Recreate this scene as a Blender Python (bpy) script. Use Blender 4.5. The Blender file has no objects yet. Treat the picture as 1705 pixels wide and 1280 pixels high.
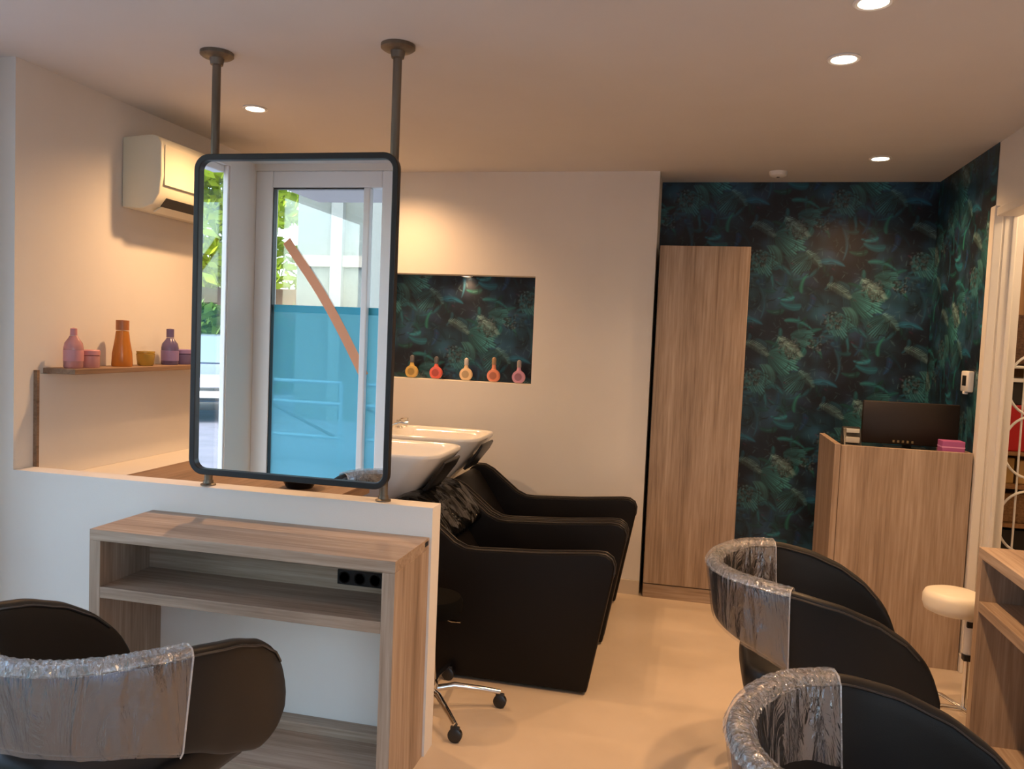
import bpy, bmesh, math, random
import numpy as np
from mathutils import Vector, Matrix
random.seed(4)
C = bpy.context.scene.collection
PI = math.pi

# ------------------------------------------------------------------ camera, world, light
sc = bpy.context.scene
cd = bpy.data.cameras.new('camera'); cam = bpy.data.objects.new('camera', cd); C.objects.link(cam)
cd.sensor_fit = 'HORIZONTAL'; cd.sensor_width = 36; cd.lens = 1339.93/1705*36; cd.clip_start = .02
pi_, ro_, ya_ = math.radians(3.297), math.radians(2.402), math.radians(-12.722)
fw = Vector((math.sin(ya_)*math.cos(pi_), math.cos(ya_)*math.cos(pi_), -math.sin(pi_)))
r0 = Vector((math.cos(ya_), -math.sin(ya_), 0)); u0 = r0.cross(fw)
rr = r0*math.cos(ro_)+u0*math.sin(ro_); uu = -r0*math.sin(ro_)+u0*math.cos(ro_)
M = Matrix((rr, uu, -fw)).transposed().to_4x4(); M.translation = (0, 0, 1.498)
cam.matrix_world = M
sc.camera = cam
sc.view_settings.view_transform = 'Standard'; sc.view_settings.look = 'None'
sc.view_settings.gamma = 1; sc.view_settings.use_curve_mapping = False
sc.view_settings.exposure = 0.12

w = bpy.data.worlds.new('sky'); sc.world = w; w.use_nodes = True
nt = w.node_tree; nt.nodes.clear()
sky = nt.nodes.new('ShaderNodeTexSky'); sky.sky_type = 'NISHITA'; sky.sun_disc = False
sky.sun_elevation = math.radians(50); sky.sun_rotation = math.radians(20); sky.air_density = 1.0; sky.dust_density = 2.5
bg = nt.nodes.new('ShaderNodeBackground'); bg.inputs['Strength'].default_value = 1.45
out = nt.nodes.new('ShaderNodeOutputWorld')
mixc = nt.nodes.new('ShaderNodeMix'); mixc.data_type = 'RGBA'; mixc.inputs['Factor'].default_value = .35   # warm white mixed into the sky so its daylight is less blue
mixc.inputs['B'].default_value = (1.0, .98, .95, 1)
nt.links.new(sky.outputs[0], mixc.inputs['A']); nt.links.new(mixc.outputs['Result'], bg.inputs[0]); nt.links.new(bg.outputs[0], out.inputs[0])
sd = bpy.data.lights.new('sun', 'SUN'); sd.energy = 1.5; sd.angle = .02; sd.color = (1, .96, .88)
so = bpy.data.objects.new('sun', sd); C.objects.link(so)
so.rotation_euler = Vector((-.35, -.50, -1.0)).to_track_quat('-Z', 'Y').to_euler(); so.location = (4, 6, 12)

def portal(name, loc, target, sx, sy):
    l = bpy.data.lights.new(name, 'AREA'); l.shape = 'RECTANGLE'; l.size = sx; l.size_y = sy
    l.cycles.is_portal = True
    o = bpy.data.objects.new(name, l); C.objects.link(o); o.location = loc
    o.rotation_euler = (Vector(target)-Vector(loc)).to_track_quat('-Z', 'Z').to_euler(); return o
portal('window_portal', (-2.84, 1.60, 1.25), (0, 1.60, 1.25), 2.4, 1.7)
portal('shopfront_portal', (-2.2, .60, 1.25), (-2.2, 3, 1.25), 2.4, 1.0)
portal('door_portal', (0.12, -.56, 1.2), (.12, 3, 1.2), 2.4, 2.6)

LAMP_COL = (1.0, .57, .27)
# ------------------------------------------------------------------ materials
def mat(name, col=(.8,.8,.8), rough=.5, metal=0., spec=.5, coat=0.):
    m = bpy.data.materials.new(name); m.use_nodes = True
    b = m.node_tree.nodes['Principled BSDF']
    b.inputs['Base Color'].default_value = (*col, 1); b.inputs['Roughness'].default_value = rough
    b.inputs['Metallic'].default_value = metal; b.inputs['Specular IOR Level'].default_value = spec
    b.inputs['Coat Weight'].default_value = coat
    return m
def N(m, t): return m.node_tree.nodes.new(t)
def L(m, a, b): m.node_tree.links.new(a, b)
def bsdf(m): return m.node_tree.nodes['Principled BSDF']
def mottle(m, c1, c2, scale=(3,3,3), detail=4, bump=0., bscale=None, lo=.3, hi=.7, rvar=None):
    tc = N(m,'ShaderNodeTexCoord'); mp = N(m,'ShaderNodeMapping'); mp.inputs['Scale'].default_value = scale
    n = N(m,'ShaderNodeTexNoise'); n.inputs['Scale'].default_value = 1; n.inputs['Detail'].default_value = detail
    r = N(m,'ShaderNodeValToRGB'); r.color_ramp.elements[0].position = lo; r.color_ramp.elements[1].position = hi
    r.color_ramp.elements[0].color = (*c1,1); r.color_ramp.elements[1].color = (*c2,1)
    L(m,tc.outputs['Object'],mp.inputs[0]); L(m,mp.outputs[0],n.inputs[0]); L(m,n.outputs[0],r.inputs[0])
    L(m,r.outputs[0],bsdf(m).inputs['Base Color'])
    if bump:
        b = N(m,'ShaderNodeBump'); b.inputs['Strength'].default_value = bump; b.inputs['Distance'].default_value = .01
        n2 = n
        if bscale:
            n2 = N(m,'ShaderNodeTexNoise'); n2.inputs['Scale'].default_value = bscale; L(m,tc.outputs['Object'],n2.inputs[0])
        L(m,n2.outputs[0],b.inputs['Height']); L(m,b.outputs[0],bsdf(m).inputs['Normal'])
    return m
def wood(name, axis=2, dark=(.21,.145,.10), mid=(.37,.27,.195), light=(.50,.39,.30), rough=.5):
    """ oak laminate: long irregular grain streaks along one axis """
    m = mat(name, rough=rough, spec=.35)
    tc = N(m,'ShaderNodeTexCoord'); cols = []
    def layer(sa, sx, detail, dist=0.):
        mp = N(m,'ShaderNodeMapping'); s = [sx]*3; s[axis] = sa; mp.inputs['Scale'].default_value = s
        n = N(m,'ShaderNodeTexNoise'); n.inputs['Scale'].default_value = 1; n.inputs['Detail'].default_value = detail
        n.inputs['Roughness'].default_value = .65; n.inputs['Distortion'].default_value = dist
        L(m,tc.outputs['Object'],mp.inputs[0]); L(m,mp.outputs[0],n.inputs[0]); return n.outputs[0]
    a = layer(.7, 11, 5, .4); b = layer(3, 90, 3)
    mx = N(m,'ShaderNodeMath'); mx.operation = 'MULTIPLY_ADD'; mx.inputs[1].default_value = .45
    m2 = N(m,'ShaderNodeMath'); m2.operation = 'MULTIPLY'; m2.inputs[1].default_value = .55
    L(m,a,m2.inputs[0]); L(m,b,mx.inputs[0]); L(m,m2.outputs[0],mx.inputs[2])
    r = N(m,'ShaderNodeValToRGB'); e = r.color_ramp.elements
    e[0].position = .33; e[0].color = (*dark,1); e[1].position = .66; e[1].color = (*light,1)
    k = e.new(.5); k.color = (*mid,1)
    L(m,mx.outputs[0],r.inputs[0]); L(m,r.outputs[0],bsdf(m).inputs['Base Color'])
    bp = N(m,'ShaderNodeBump'); bp.inputs['Strength'].default_value = .12; bp.inputs['Distance'].default_value = .002
    L(m,b,bp.inputs['Height']); L(m,bp.outputs[0],bsdf(m).inputs['Normal'])
    return m
def leathery(name, col, rough=.42):
    m = mat(name, col, rough, spec=.4)
    tc = N(m,'ShaderNodeTexCoord'); v = N(m,'ShaderNodeTexVoronoi'); v.inputs['Scale'].default_value = 420
    b = N(m,'ShaderNodeBump'); b.inputs['Strength'].default_value = .12; b.inputs['Distance'].default_value = .0008
    L(m,tc.outputs['Object'],v.inputs['Vector']); L(m,v.outputs['Distance'],b.inputs['Height']); L(m,b.outputs[0],bsdf(m).inputs['Normal'])
    return m
def film(name, tint, gloss, mixf, rough=.08, bumpscale=(9,9,1.5), bump=.8, haze=0.):
    """ thin clear wrinkled plastic """
    m = bpy.data.materials.new(name); m.use_nodes = True; t = m.node_tree; t.nodes.clear()
    o = N(m,'ShaderNodeOutputMaterial'); mx = N(m,'ShaderNodeMixShader'); tr = N(m,'ShaderNodeBsdfTransparent'); g = N(m,'ShaderNodeBsdfGlossy')
    tr.inputs[0].default_value = (*tint,1); g.inputs[0].default_value = (*gloss,1); g.inputs['Roughness'].default_value = rough
    tc = N(m,'ShaderNodeTexCoord'); mp = N(m,'ShaderNodeMapping'); mp.inputs['Scale'].default_value = bumpscale
    n = N(m,'ShaderNodeTexNoise'); n.inputs['Scale'].default_value = 1; n.inputs['Detail'].default_value = 5; n.inputs['Distortion'].default_value = 1.2
    b = N(m,'ShaderNodeBump'); b.inputs['Strength'].default_value = bump; b.inputs['Distance'].default_value = .03
    L(m,tc.outputs['Object'],mp.inputs[0]); L(m,mp.outputs[0],n.inputs[0]); L(m,n.outputs[0],b.inputs['Height']); L(m,b.outputs[0],g.inputs['Normal'])
    src = g.outputs[0]
    if haze:
        df = N(m,'ShaderNodeBsdfDiffuse'); df.inputs[0].default_value = (.8,.78,.78,1); L(m,b.outputs[0],df.inputs['Normal'])
        m3 = N(m,'ShaderNodeMixShader'); m3.inputs[0].default_value = haze; L(m,g.outputs[0],m3.inputs[1]); L(m,df.outputs[0],m3.inputs[2]); src = m3.outputs[0]
    mx.inputs[0].default_value = mixf
    L(m,tr.outputs[0],mx.inputs[1]); L(m,src,mx.inputs[2]); L(m,mx.outputs[0],o.inputs[0]); return m
def emis(name, col, s):
    m = bpy.data.materials.new(name); m.use_nodes = True; t = m.node_tree; t.nodes.clear()
    o = N(m,'ShaderNodeOutputMaterial'); e = N(m,'ShaderNodeEmission'); e.inputs[0].default_value = (*col,1); e.inputs[1].default_value = s
    L(m,e.outputs[0],o.inputs[0]); return m
def glassy(name, col, mixf=.12):
    m = bpy.data.materials.new(name); m.use_nodes = True; t = m.node_tree; t.nodes.clear()
    o = N(m,'ShaderNodeOutputMaterial'); mx = N(m,'ShaderNodeMixShader'); tr = N(m,'ShaderNodeBsdfTransparent'); g = N(m,'ShaderNodeBsdfGlossy')
    tr.inputs[0].default_value = (*col,1); g.inputs['Roughness'].default_value = .02; mx.inputs[0].default_value = mixf
    L(m,tr.outputs[0],mx.inputs[1]); L(m,g.outputs[0],mx.inputs[2]); L(m,mx.outputs[0],o.inputs[0]); return m

m_wall = mottle(mat('wall_paint', rough=.85, spec=.2), (.76,.72,.67), (.80,.765,.715), (2,2,2), bump=.05, bscale=220)
m_ceil = mottle(mat('ceiling_paint', rough=.9, spec=.15), (.68,.655,.63), (.71,.69,.665), (2,2,2), bump=.04, bscale=200)
m_white = mat('white_lacquer', (.82,.80,.77), .35)
m_frame_white = mat('white_pvc', (.84,.85,.86), .3)
m_trim = mottle(mat('cream_trim', rough=.4), (.78,.73,.66), (.82,.77,.70), (3,3,1))
m_base = mat('skirting_tile', (.62,.54,.45), .4)
m_woodv = wood('oak_laminate_upright', 2)
m_woodx = wood('oak_laminate_lengthwise', 0)
m_woody = wood('oak_laminate_crosswise', 1)
m_woodshelf = wood('dark_shelf_wood', 1, (.16,.10,.06), (.27,.17,.11), (.36,.24,.16))
m_warmwood = wood('warm_cupboard_wood', 2, (.26,.13,.05), (.36,.19,.08), (.46,.26,.12))
m_black = leathery('black_vinyl', (.010,.009,.0085), .45); bsdf(m_black).inputs['Specular IOR Level'].default_value = .3
m_black2 = leathery('black_vinyl_wash_seat', (.006,.0045,.004), .5); bsdf(m_black2).inputs['Specular IOR Level'].default_value = .22
m_seam = mat('black_piping', (.03,.026,.024), .35)
m_chrome = mat('chrome', (.75,.74,.72), .12, 1.)
m_pole = mottle(mat('bronze_pole', rough=.45, metal=.7), (.14,.115,.085), (.22,.19,.15), (30,30,4))
m_blk = mat('black_metal', (.012,.012,.013), .4)
m_blkpl = mat('black_plastic', (.015,.014,.014), .35)
m_glossblk = mat('glossy_black_plastic', (.005,.005,.005), .16, spec=.3)
m_crumple = mat('crumpled_black_plastic', (.004,.004,.004), .16, spec=.28)
_t = N(m_crumple,'ShaderNodeTexCoord'); _v = N(m_crumple,'ShaderNodeTexVoronoi'); _v.inputs['Scale'].default_value = 11; _n = N(m_crumple,'ShaderNodeTexNoise'); _n.inputs['Scale'].default_value = 8; _n.inputs['Distortion'].default_value = .8
_m = N(m_crumple,'ShaderNodeMath'); _b = N(m_crumple,'ShaderNodeBump'); _b.inputs['Strength'].default_value = 1.; _b.inputs['Distance'].default_value = .04
L(m_crumple,_t.outputs['Object'],_v.inputs['Vector']); L(m_crumple,_t.outputs['Object'],_n.inputs['Vector']); L(m_crumple,_v.outputs['Distance'],_m.inputs[0]); L(m_crumple,_n.outputs[0],_m.inputs[1])
L(m_crumple,_m.outputs[0],_b.inputs['Height']); L(m_crumple,_b.outputs[0],bsdf(m_crumple).inputs['Normal'])
m_mirror = mat('mirror_silver', (.93,.95,.94), 0., 1.)
m_ceramic = mat('white_ceramic', (.83,.81,.78), .12, coat=.5)
m_acw = mat('ivory_plastic', (.80,.76,.60), .4)
m_plastic = film('clear_wrap', (.93,.93,.93), (.80,.79,.82), .30, .16, (16,16,2.0), .9, .07)
m_crinkle = film('crinkled_wrap', (.9,.9,.9), (.95,.95,.95), .34, .12, (60,60,30), 1.0, .15)
m_edge = film('wrap_edge',(.95,.95,.95),(1,1,1),.55,.2,(20,20,20),.3,.5)
m_glass = glassy('window_glass', (.95,.98,.97), .08)

# ------------------------------------------------------------------ mesh helpers
class MB:
    def __init__(s): s.bm = bmesh.new()
    def box(s, a, b, bev=0., seg=2):
        x0,y0,z0 = [min(p,q) for p,q in zip(a,b)]; x1,y1,z1 = [max(p,q) for p,q in zip(a,b)]
        t = bmesh.new(); bmesh.ops.create_cube(t, size=1)
        for v in t.verts: v.co = Vector(((x0+x1)/2+v.co.x*(x1-x0), (y0+y1)/2+v.co.y*(y1-y0), (z0+z1)/2+v.co.z*(z1-z0)))
        if bev: bmesh.ops.bevel(t, geom=t.edges[:], offset=bev, segments=seg, profile=.5, affect='EDGES')
        s.join(t); return s
    def join(s, t, mw=None):
        if mw: bmesh.ops.transform(t, matrix=mw, verts=t.verts)
        me = bpy.data.meshes.new('tmp'); t.to_mesh(me); t.free(); s.bm.from_mesh(me); bpy.data.meshes.remove(me)
    def rings(s, rings, cap=True, closed=True):
        vs = [[s.bm.verts.new(p) for p in r] for r in rings]; n = len(vs[0])
        for i in range(len(vs)-1):
            for j in range(n if closed else n-1):
                k = (j+1) % n
                s.bm.faces.new((vs[i][j], vs[i][k], vs[i+1][k], vs[i+1][j]))
        if cap:
            s.bm.faces.new(vs[0][::-1]); s.bm.faces.new(vs[-1])
        return s
    def lathe(s, prof, c=(0,0,0), n=32, axis='Z'):
        R = []
        for r, z in prof:
            ring = []
            for k in range(n):
                a = 2*PI*k/n; p = Vector((r*math.cos(a), r*math.sin(a), z))
                if axis == 'Y': p = Vector((p.x, -p.z, p.y))
                if axis == 'X': p = Vector((p.z, p.x, p.y))
                ring.append(p+Vector(c))
            R.append(ring)
        return s.rings(R)
    def tube(s, pts, r, n=12, closed=False):
        pts = [Vector(p) for p in pts]; R = []; up = None
        for i, p in enumerate(pts):
            if closed: d = pts[(i+1) % len(pts)]-pts[i-1]
            else: d = pts[min(i+1,len(pts)-1)]-pts[max(i-1,0)]
            d.normalize()
            if up is None: up = d.orthogonal().normalized()
            up = (up-d*up.dot(d)).normalized(); sd_ = d.cross(up)
            rad = r[i] if isinstance(r,(list,tuple)) else r
            R.append([p+(up*math.cos(2*PI*k/n)+sd_*math.sin(2*PI*k/n))*rad for k in range(n)])
        if closed: R.append(R[0]); 
        s.rings(R, cap=not closed)
        if closed: bmesh.ops.remove_doubles(s.bm, verts=s.bm.verts, dist=1e-6)
        return s
    def prism(s, poly, f, d0, d1, bev=0., seg=3):
        """ poly 2D list, f(u,v,d)->Vector, extruded d0..d1 """
        t = bmesh.new()
        a = [t.verts.new(f(u,v,d0)) for u,v in poly]; b = [t.verts.new(f(u,v,d1)) for u,v in poly]; n = len(poly)
        t.faces.new(a[::-1]); t.faces.new(b)
        for i in range(n): t.faces.new((a[i],a[(i+1)%n],b[(i+1)%n],b[i]))
        bmesh.ops.recalc_face_normals(t, faces=t.faces)
        if bev:
            es = [e for e in t.edges if len(e.link_faces)==2 and e.calc_face_angle(0) > .6]
            bmesh.ops.bevel(t, geom=es, offset=bev, segments=seg, profile=.5, affect='EDGES')
        s.join(t); return s
    def build(s, name, m, parent=None, smooth=True, angle=40, subsurf=0, loc=None):
        bmesh.ops.recalc_face_normals(s.bm, faces=s.bm.faces)
        me = bpy.data.meshes.new(name); s.bm.to_mesh(me); s.bm.free()
        me.materials.append(m)
        if smooth:
            me.polygons.foreach_set('use_smooth', [True]*len(me.polygons))
            try: me.set_sharp_from_angle(angle=math.radians(angle))
            except Exception: pass
        o = bpy.data.objects.new(name, me); C.objects.link(o)
        if parent: o.parent = parent
        if loc: o.location = loc
        if subsurf:
            md = o.modifiers.new('s','SUBSURF'); md.levels = subsurf; md.render_levels = subsurf
        return o
def rrect(w, h, r, n=6, cx=0, cy=0):
    P = []
    for (sx, sy, a0) in ((1,1,0),(-1,1,90),(-1,-1,180),(1,-1,270)):
        for k in range(n+1):
            a = math.radians(a0+90*k/n); P.append((cx+sx*(w/2-r)+r*math.cos(a), cy+sy*(h/2-r)+r*math.sin(a)))
    return P
def thing(name, label, cat, loc=(0,0,0), rz=0, group=None):
    o = bpy.data.objects.new(name, None); C.objects.link(o); o.empty_display_size = .1
    o.location = loc; o.rotation_euler = (0,0,rz); o['label'] = label; o['category'] = cat
    if group: o['group'] = group
    return o
def tag(o, label, cat, group=None):
    o['label'] = label; o['category'] = cat
    if group: o['group'] = group
    return o
def struct(o): o['kind'] = 'structure'; return o
def copy_tree(o, parent=None):
    c = o.copy(); C.objects.link(c); c.parent = parent
    for ch in [q for q in bpy.data.objects if q.parent == o]: copy_tree(ch, c)
    return c
def sbox(name, m, *boxes, parent=None, bev=0.):
    b = MB()
    for a, c in boxes: b.box(a, c, bev)
    o = b.build(name, m, parent, smooth=False)
    return o if parent else struct(o)

# ------------------------------------------------------------------ room shell
H = 2.5
YP, YN, YB = 2.655, 4.796, 5.13          # partition face, niche wall, papered wall
XL, XP, XN, XR = -2.613, -.864, -.254, 1.327
fl = mat('cream_floor', rough=.38, spec=.4)
mottle(fl, (.56,.46,.355), (.65,.54,.425), (2.2,2.2,2.2), 6, lo=.35, hi=.65)
sbox('floor', fl, ((-2.8,-.55,-.1),(2.75,5.4,0)))
sbox('ceiling', m_ceil, ((-2.95,-.7,H),(2.75,5.4,H+.12)))
# partition: full-height pier on the left, half wall to the right
sbox('wall_partition', m_wall, ((XL,YP,0),(XP,YP+.09,.894)), ((-2.85,YP,0),(XL,YP+.09,H)))
sbox('wall_left', m_wall, ((XL-.15,YP+.09,0),(XL,YN+.3,H)))
NX0, NX1, NZ0, NZ1 = -1.90, -.965, 1.218, 1.876
sbox('wall_niche', m_wall, ((XL,YN,0),(XN,YN+.12,NZ0)), ((XL,YN,NZ1),(XN,YN+.12,H)), ((XL,YN,NZ0),(NX0,YN+.12,NZ1)), ((NX1,YN,NZ0),(XN,YN+.12,NZ1)),
     ((NX0-.02,YN+.12,NZ0-.02),(NX1+.02,YN+.14,NZ1+.02)), ((XN-.1,YN+.12,0),(XN,YB+.02,H)))
sbox('wall_back', m_wall, ((XN,YB,0),(2.75,YB+.12,H)))
sbox('wall_right', m_wall, ((XR,4.19,0),(XR+.13,YB,H)), ((XR,3.40,2.19),(XR+.13,4.19,H)), ((1.44,-.55,0),(1.60,3.40,H)))
sbox('wall_storeroom', m_wall, ((2.5,3.2,0),(2.6,YB,H)), ((1.60,3.28,0),(2.5,3.40,H)))
sbox('wall_front', m_wall, ((-2.725,.94,0),(-2.7,.55,H)), ((-2.7,.55,2.46),(-1.2,.67,H)), ((-1.72,.55,0),(-1.2,.67,2.46)), ((-1.3,-.55,0),(-1.2,.55,H)),
     ((-1.3,-.55,2.4),(1.6,-.45,H)), ((-2.7,.55,0),(-1.72,.67,.06)))
sbox('wall_street', m_wall, ((-2.85,.94,2.43),(-2.7,2.66,H)), ((-2.85,.94,0),(-2.7,2.66,.12)), ((-2.85,2.50,.12),(-2.7,2.66,2.43)))
sbox('baseboard_back', m_base, ((-1.0,YN-.012,0),(XN,YN,.085)), ((.30,YB-.012,0),(XR,YB,.085)))
sbox('baseboard_right', m_base, ((XR-.012,4.20,0),(XR,YB-.012,.085)))
sbox('baseboard_partition', m_base, ((-2.7,YP-.012,0),(-1.965,YP,.07)))
# opening trim on the right wall: upright board with mouldings, and head board
b = MB(); b.box((XR-.012,4.145,.085),(XR+.085,4.19,2.19),.004); b.box((XR-.02,4.135,.085),(XR+.018,4.195,2.20),.004)
b.box((XR+.060,4.135,.085),(XR+.078,4.15,2.19),.003); b.box((XR+.028,4.14,.085),(XR+.034,4.15,2.19)); b.box((XR-.024,4.13,0),(XR+.09,4.195,.085),.003)
struct(b.build('trim_1', m_trim, smooth=False))
b = MB(); b.box((XR-.012,3.40,2.15),(XR+.085,4.145,2.19),.004)
struct(b.build('trim_2', m_trim, smooth=False))

# windows of the street side (seen in the mirror)
def frame_mb(p, q, fx, t=.06):
    pass
wn = struct(MB().box((-2.70,.585,.06),(-2.585,.655,2.46),.006).box((-2.585,.585,2.36),(-1.87,.655,2.46),.006).box((-1.985,.60,.12),(-1.945,.66,2.36),.006)
     .box((-1.87,.585,.06),(-1.72,.655,2.46),.006).box((-2.585,.585,.06),(-1.87,.655,.13),.006).build('window_1', m_frame_white, smooth=False))
MB().box((-2.592,.612,.12),(-2.578,.650,2.365)).box((-2.578,.612,2.352),(-1.985,.650,2.362)).box((-2.578,.612,.128),(-1.985,.65,.136)).build('window_gasket', m_blkpl, wn, smooth=False)
MB().box((-2.58,.615,.13),(-1.88,.621,2.36)).build('window_pane', m_glass, wn, smooth=False)
fm = bpy.data.materials.new('blue_window_film'); fm.use_nodes = True; fm.node_tree.nodes.clear()
o_ = N(fm,'ShaderNodeOutputMaterial'); mx = N(fm,'ShaderNodeMixShader'); tr = N(fm,'ShaderNodeBsdfTransparent'); tl = N(fm,'ShaderNodeBsdfTranslucent'); df = N(fm,'ShaderNodeBsdfDiffuse'); ad = N(fm,'ShaderNodeMixShader')
tr.inputs[0].default_value = (.60,.90,.96,1); tl.inputs[0].default_value = (.32,.62,.70,1); df.inputs[0].default_value = (.30,.60,.68,1)
ad.inputs[0].default_value = .3; mx.inputs[0].default_value = .5
L(fm,tl.outputs[0],ad.inputs[1]); L(fm,df.outputs[0],ad.inputs[2]); L(fm,tr.outputs[0],mx.inputs[1]); L(fm,ad.outputs[0],mx.inputs[2]); L(fm,mx.outputs[0],o_.inputs[0])
MB().box((-2.575,.6215,.13),(-1.88,.6235,1.63)).build('blue_film', fm, wn, smooth=False)
MB().box((-2.575,.6236,1.60),(-1.88,.6250,1.645)).build('film_border', mat('darker_blue_film',(.03,.38,.55),.5), wn, smooth=False)
# curved orange stroke stuck on the glass
b = MB(); R = []
for k in range(15):
    t = k/14; x = -2.50+.54*t; z = 2.04-.81*(t**.95)-.0+.06*math.sin(PI*t); wd = .030
    d = Vector((.54,0,-.81+.06*PI*math.cos(PI*t))).normalized(); n_ = Vector((-d.z,0,d.x))
    p = Vector((x,.6255,z)); R.append([p-n_*wd, p+n_*wd, p+n_*wd+Vector((0,.002,0)), p-n_*wd+Vector((0,.002,0))])
b.rings(R); b.build('orange_stroke', mat('orange_vinyl',(.80,.33,.16),.5), wn, smooth=False)
w2 = struct(MB().box((-2.735,.94,.12),(-2.705,.955,2.43),.003).box((-2.80,2.44,.12),(-2.73,2.50,2.43),.005).box((-2.80,.955,.12),(-2.73,2.44,.16),.005)
     .box((-2.80,.955,2.39),(-2.73,2.44,2.43),.005).build('window_2', m_frame_white, smooth=False))
MB().box((-2.735,.955,.16),(-2.731,2.44,2.39)).build('window_pane', m_glass, w2, smooth=False)
b = MB()
for x in (-1.2,-.35,.5,1.38): b.box((x,-.54,0),(x+.06,-.47,2.4),.005)
b.box((-1.14,-.54,2.34),(1.38,-.47,2.4),.005)
d1 = struct(b.build('door_1', m_frame_white, smooth=False))  # unseen glazed front behind the camera, made full width to admit more daylight
b = MB()
for x in (-1.14,-.29,.56): b.box((x,-.508,.02),(x+.79 if x<.5 else 1.38,-.502,2.34))
b.build('door_glass', m_glass, d1, smooth=False)

# ------------------------------------------------------------------ tropical wallpaper (pattern drawn as vertex colours of a dense sheet)
TW, TH = .90, .72; TR = 300            # tile size in metres, texels per metre
tw, th = int(TW*TR), int(TH*TR)
rs = np.random.RandomState(7)
def blur(a, k):
    for ax in (0,1):
        acc = np.zeros_like(a)
        for d in range(-k,k+1): acc += np.roll(a,d,axis=ax)
        a = acc/(2*k+1)
    return a
base = np.zeros((th,tw,3)); nz = [blur(blur(rs.rand(th,tw),k),k) for k in (22,12,5)]
nz = [(q-q.min())/(q.max()-q.min()) for q in nz]
g = .5*nz[0]+.3*nz[1]+.2*nz[2]; g = np.clip((g-.35)/.4,0,1)
c0, c1, c2 = np.array((.003,.005,.008)), np.array((.007,.034,.046)), np.array((.012,.022,.050))
tile = c0+(c1-c0)*(g[...,None]**1.3); tile += c2*(np.clip(nz[1]-.5,0,1)[...,None])
def stroke(p0, p1, w0, w1, col, alpha=1., soft=1.2, curve=0.):
    """ tapered stroke p0->p1 in metres, wrapped round the tile """
    p0 = np.array(p0)*TR; p1 = np.array(p1)*TR; w0 *= TR; w1 *= TR
    d = p1-p0; Lg = np.hypot(*d)+1e-6; d = d/Lg; nn = np.array((-d[1],d[0]))
    pad = max(w0,w1)+3+abs(curve)*TR
    x0, x1 = int(min(p0[0],p1[0])-pad), int(max(p0[0],p1[0])+pad)+1; y0, y1 = int(min(p0[1],p1[1])-pad), int(max(p0[1],p1[1])+pad)+1
    X, Y = np.meshgrid(np.arange(x0,x1), np.arange(y0,y1))
    s = ((X-p0[0])*d[0]+(Y-p0[1])*d[1])/Lg; q = (X-p0[0])*nn[0]+(Y-p0[1])*nn[1]-curve*TR*4*s*(1-s)
    sc_ = np.clip(s,0,1); wd = (w0+(w1-w0)*sc_)*np.sqrt(np.clip(1-(2*sc_-1)**6,0,1))
    a = np.clip((wd-np.abs(q))/soft+.5,0,1)*((s>-.02)&(s<1.02))*alpha
    ix, iy = X % tw, Y % th
    cur = tile[iy,ix]; tile[iy,ix] = cur*(1-a[...,None])+np.array(col)*a[...,None]
def fan(cx, cy, ang, size, n, col, colt, spread=1.1):
    for k in range(n):
        t = k/(n-1)*2-1; a = ang+spread*t; ln = size*(1-.35*t*t)*(.9+.2*rs.rand())
        f = .55+.65*rs.rand(); c = np.array(col)*f
        p0 = (cx+.012*math.cos(a), cy+.012*math.sin(a)); p1 = (cx+ln*math.cos(a), cy+ln*math.sin(a))
        stroke(p0, p1, .0035, .010*size/.18, c*.8, .92, curve=.012*t)
        stroke(p0, p1, .0010, .0022, np.array(colt)*f, .8, curve=.012*t)
        stroke(p0, (cx+ln*math.cos(a+.045), cy+ln*math.sin(a+.045)), .0008, .0036, (.002,.004,.006), .95, curve=.012*t)
def feather(cx, cy, ang, size, n, col, wd=.06, bend=.25):
    pts = []
    for k in range(n):
        t = k/(n-1); a = ang+bend*t
        pts.append((cx+size*t*math.cos(a), cy+size*t*math.sin(a), a, t))
    for side in (-1,1):
        for (x,y,a,t) in pts:
            ln = wd*(.35+.65*math.sin(PI*min(1,t*.85+.12))); f = (.5+.7*rs.rand())*(1.25 if side>0 else .55)
            aa = a+side*(1.05-.3*t)
            stroke((x,y),(x+ln*math.cos(aa),y+ln*math.sin(aa)),.0021,.0010,np.array(col)*f,.95)
    for k in range(n-1): stroke(pts[k][:2],pts[k+1][:2],.0014,.0014,np.array(col)*.9,.8)
def blade(cx, cy, ang, size, w_, col):
    stroke((cx,cy),(cx+size*math.cos(ang),cy+size*math.sin(ang)),w_,w_*.35,col,.85,2.5,curve=size*.12)
    stroke((cx,cy),(cx+size*math.cos(ang),cy+size*math.sin(ang)),w_*.10,w_*.05,np.array(col)*2.0,.7,1.2,curve=size*.12)
HALF = (TW/2, TH/2)
def twice(fn, x, y, *a, **k):
    st = rs.get_state()
    for q in (0,1): rs.set_state(st); fn(x+q*HALF[0], y+q*HALF[1], *a, **k)
for k in range(40): twice(blade, rs.rand()*TW, rs.rand()*TH, rs.rand()*6.28, .08+.12*rs.rand(), .012+.014*rs.rand(), np.array((.006,.028+.03*rs.rand(),.036+.03*rs.rand()))*(.3+rs.rand()))
def cluster(x, y, n, R_):
    for k in range(n):
        a = rs.rand()*6.28; r_ = R_*math.sqrt(rs.rand()); f = rs.rand()**1.7*1.6
        px, py = x+r_*math.cos(a), y+r_*math.sin(a); aa = rs.rand()*6.28
        stroke((px,py),(px+.016*math.cos(aa),py+.016*math.sin(aa)),.0048,.002,(.045*f,.062*f,.058*f),.85)
        stroke((px,py),(px+.012*math.cos(aa+2),py+.012*math.sin(aa+2)),.005,.003,(.002,.004,.006),.8)
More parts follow.
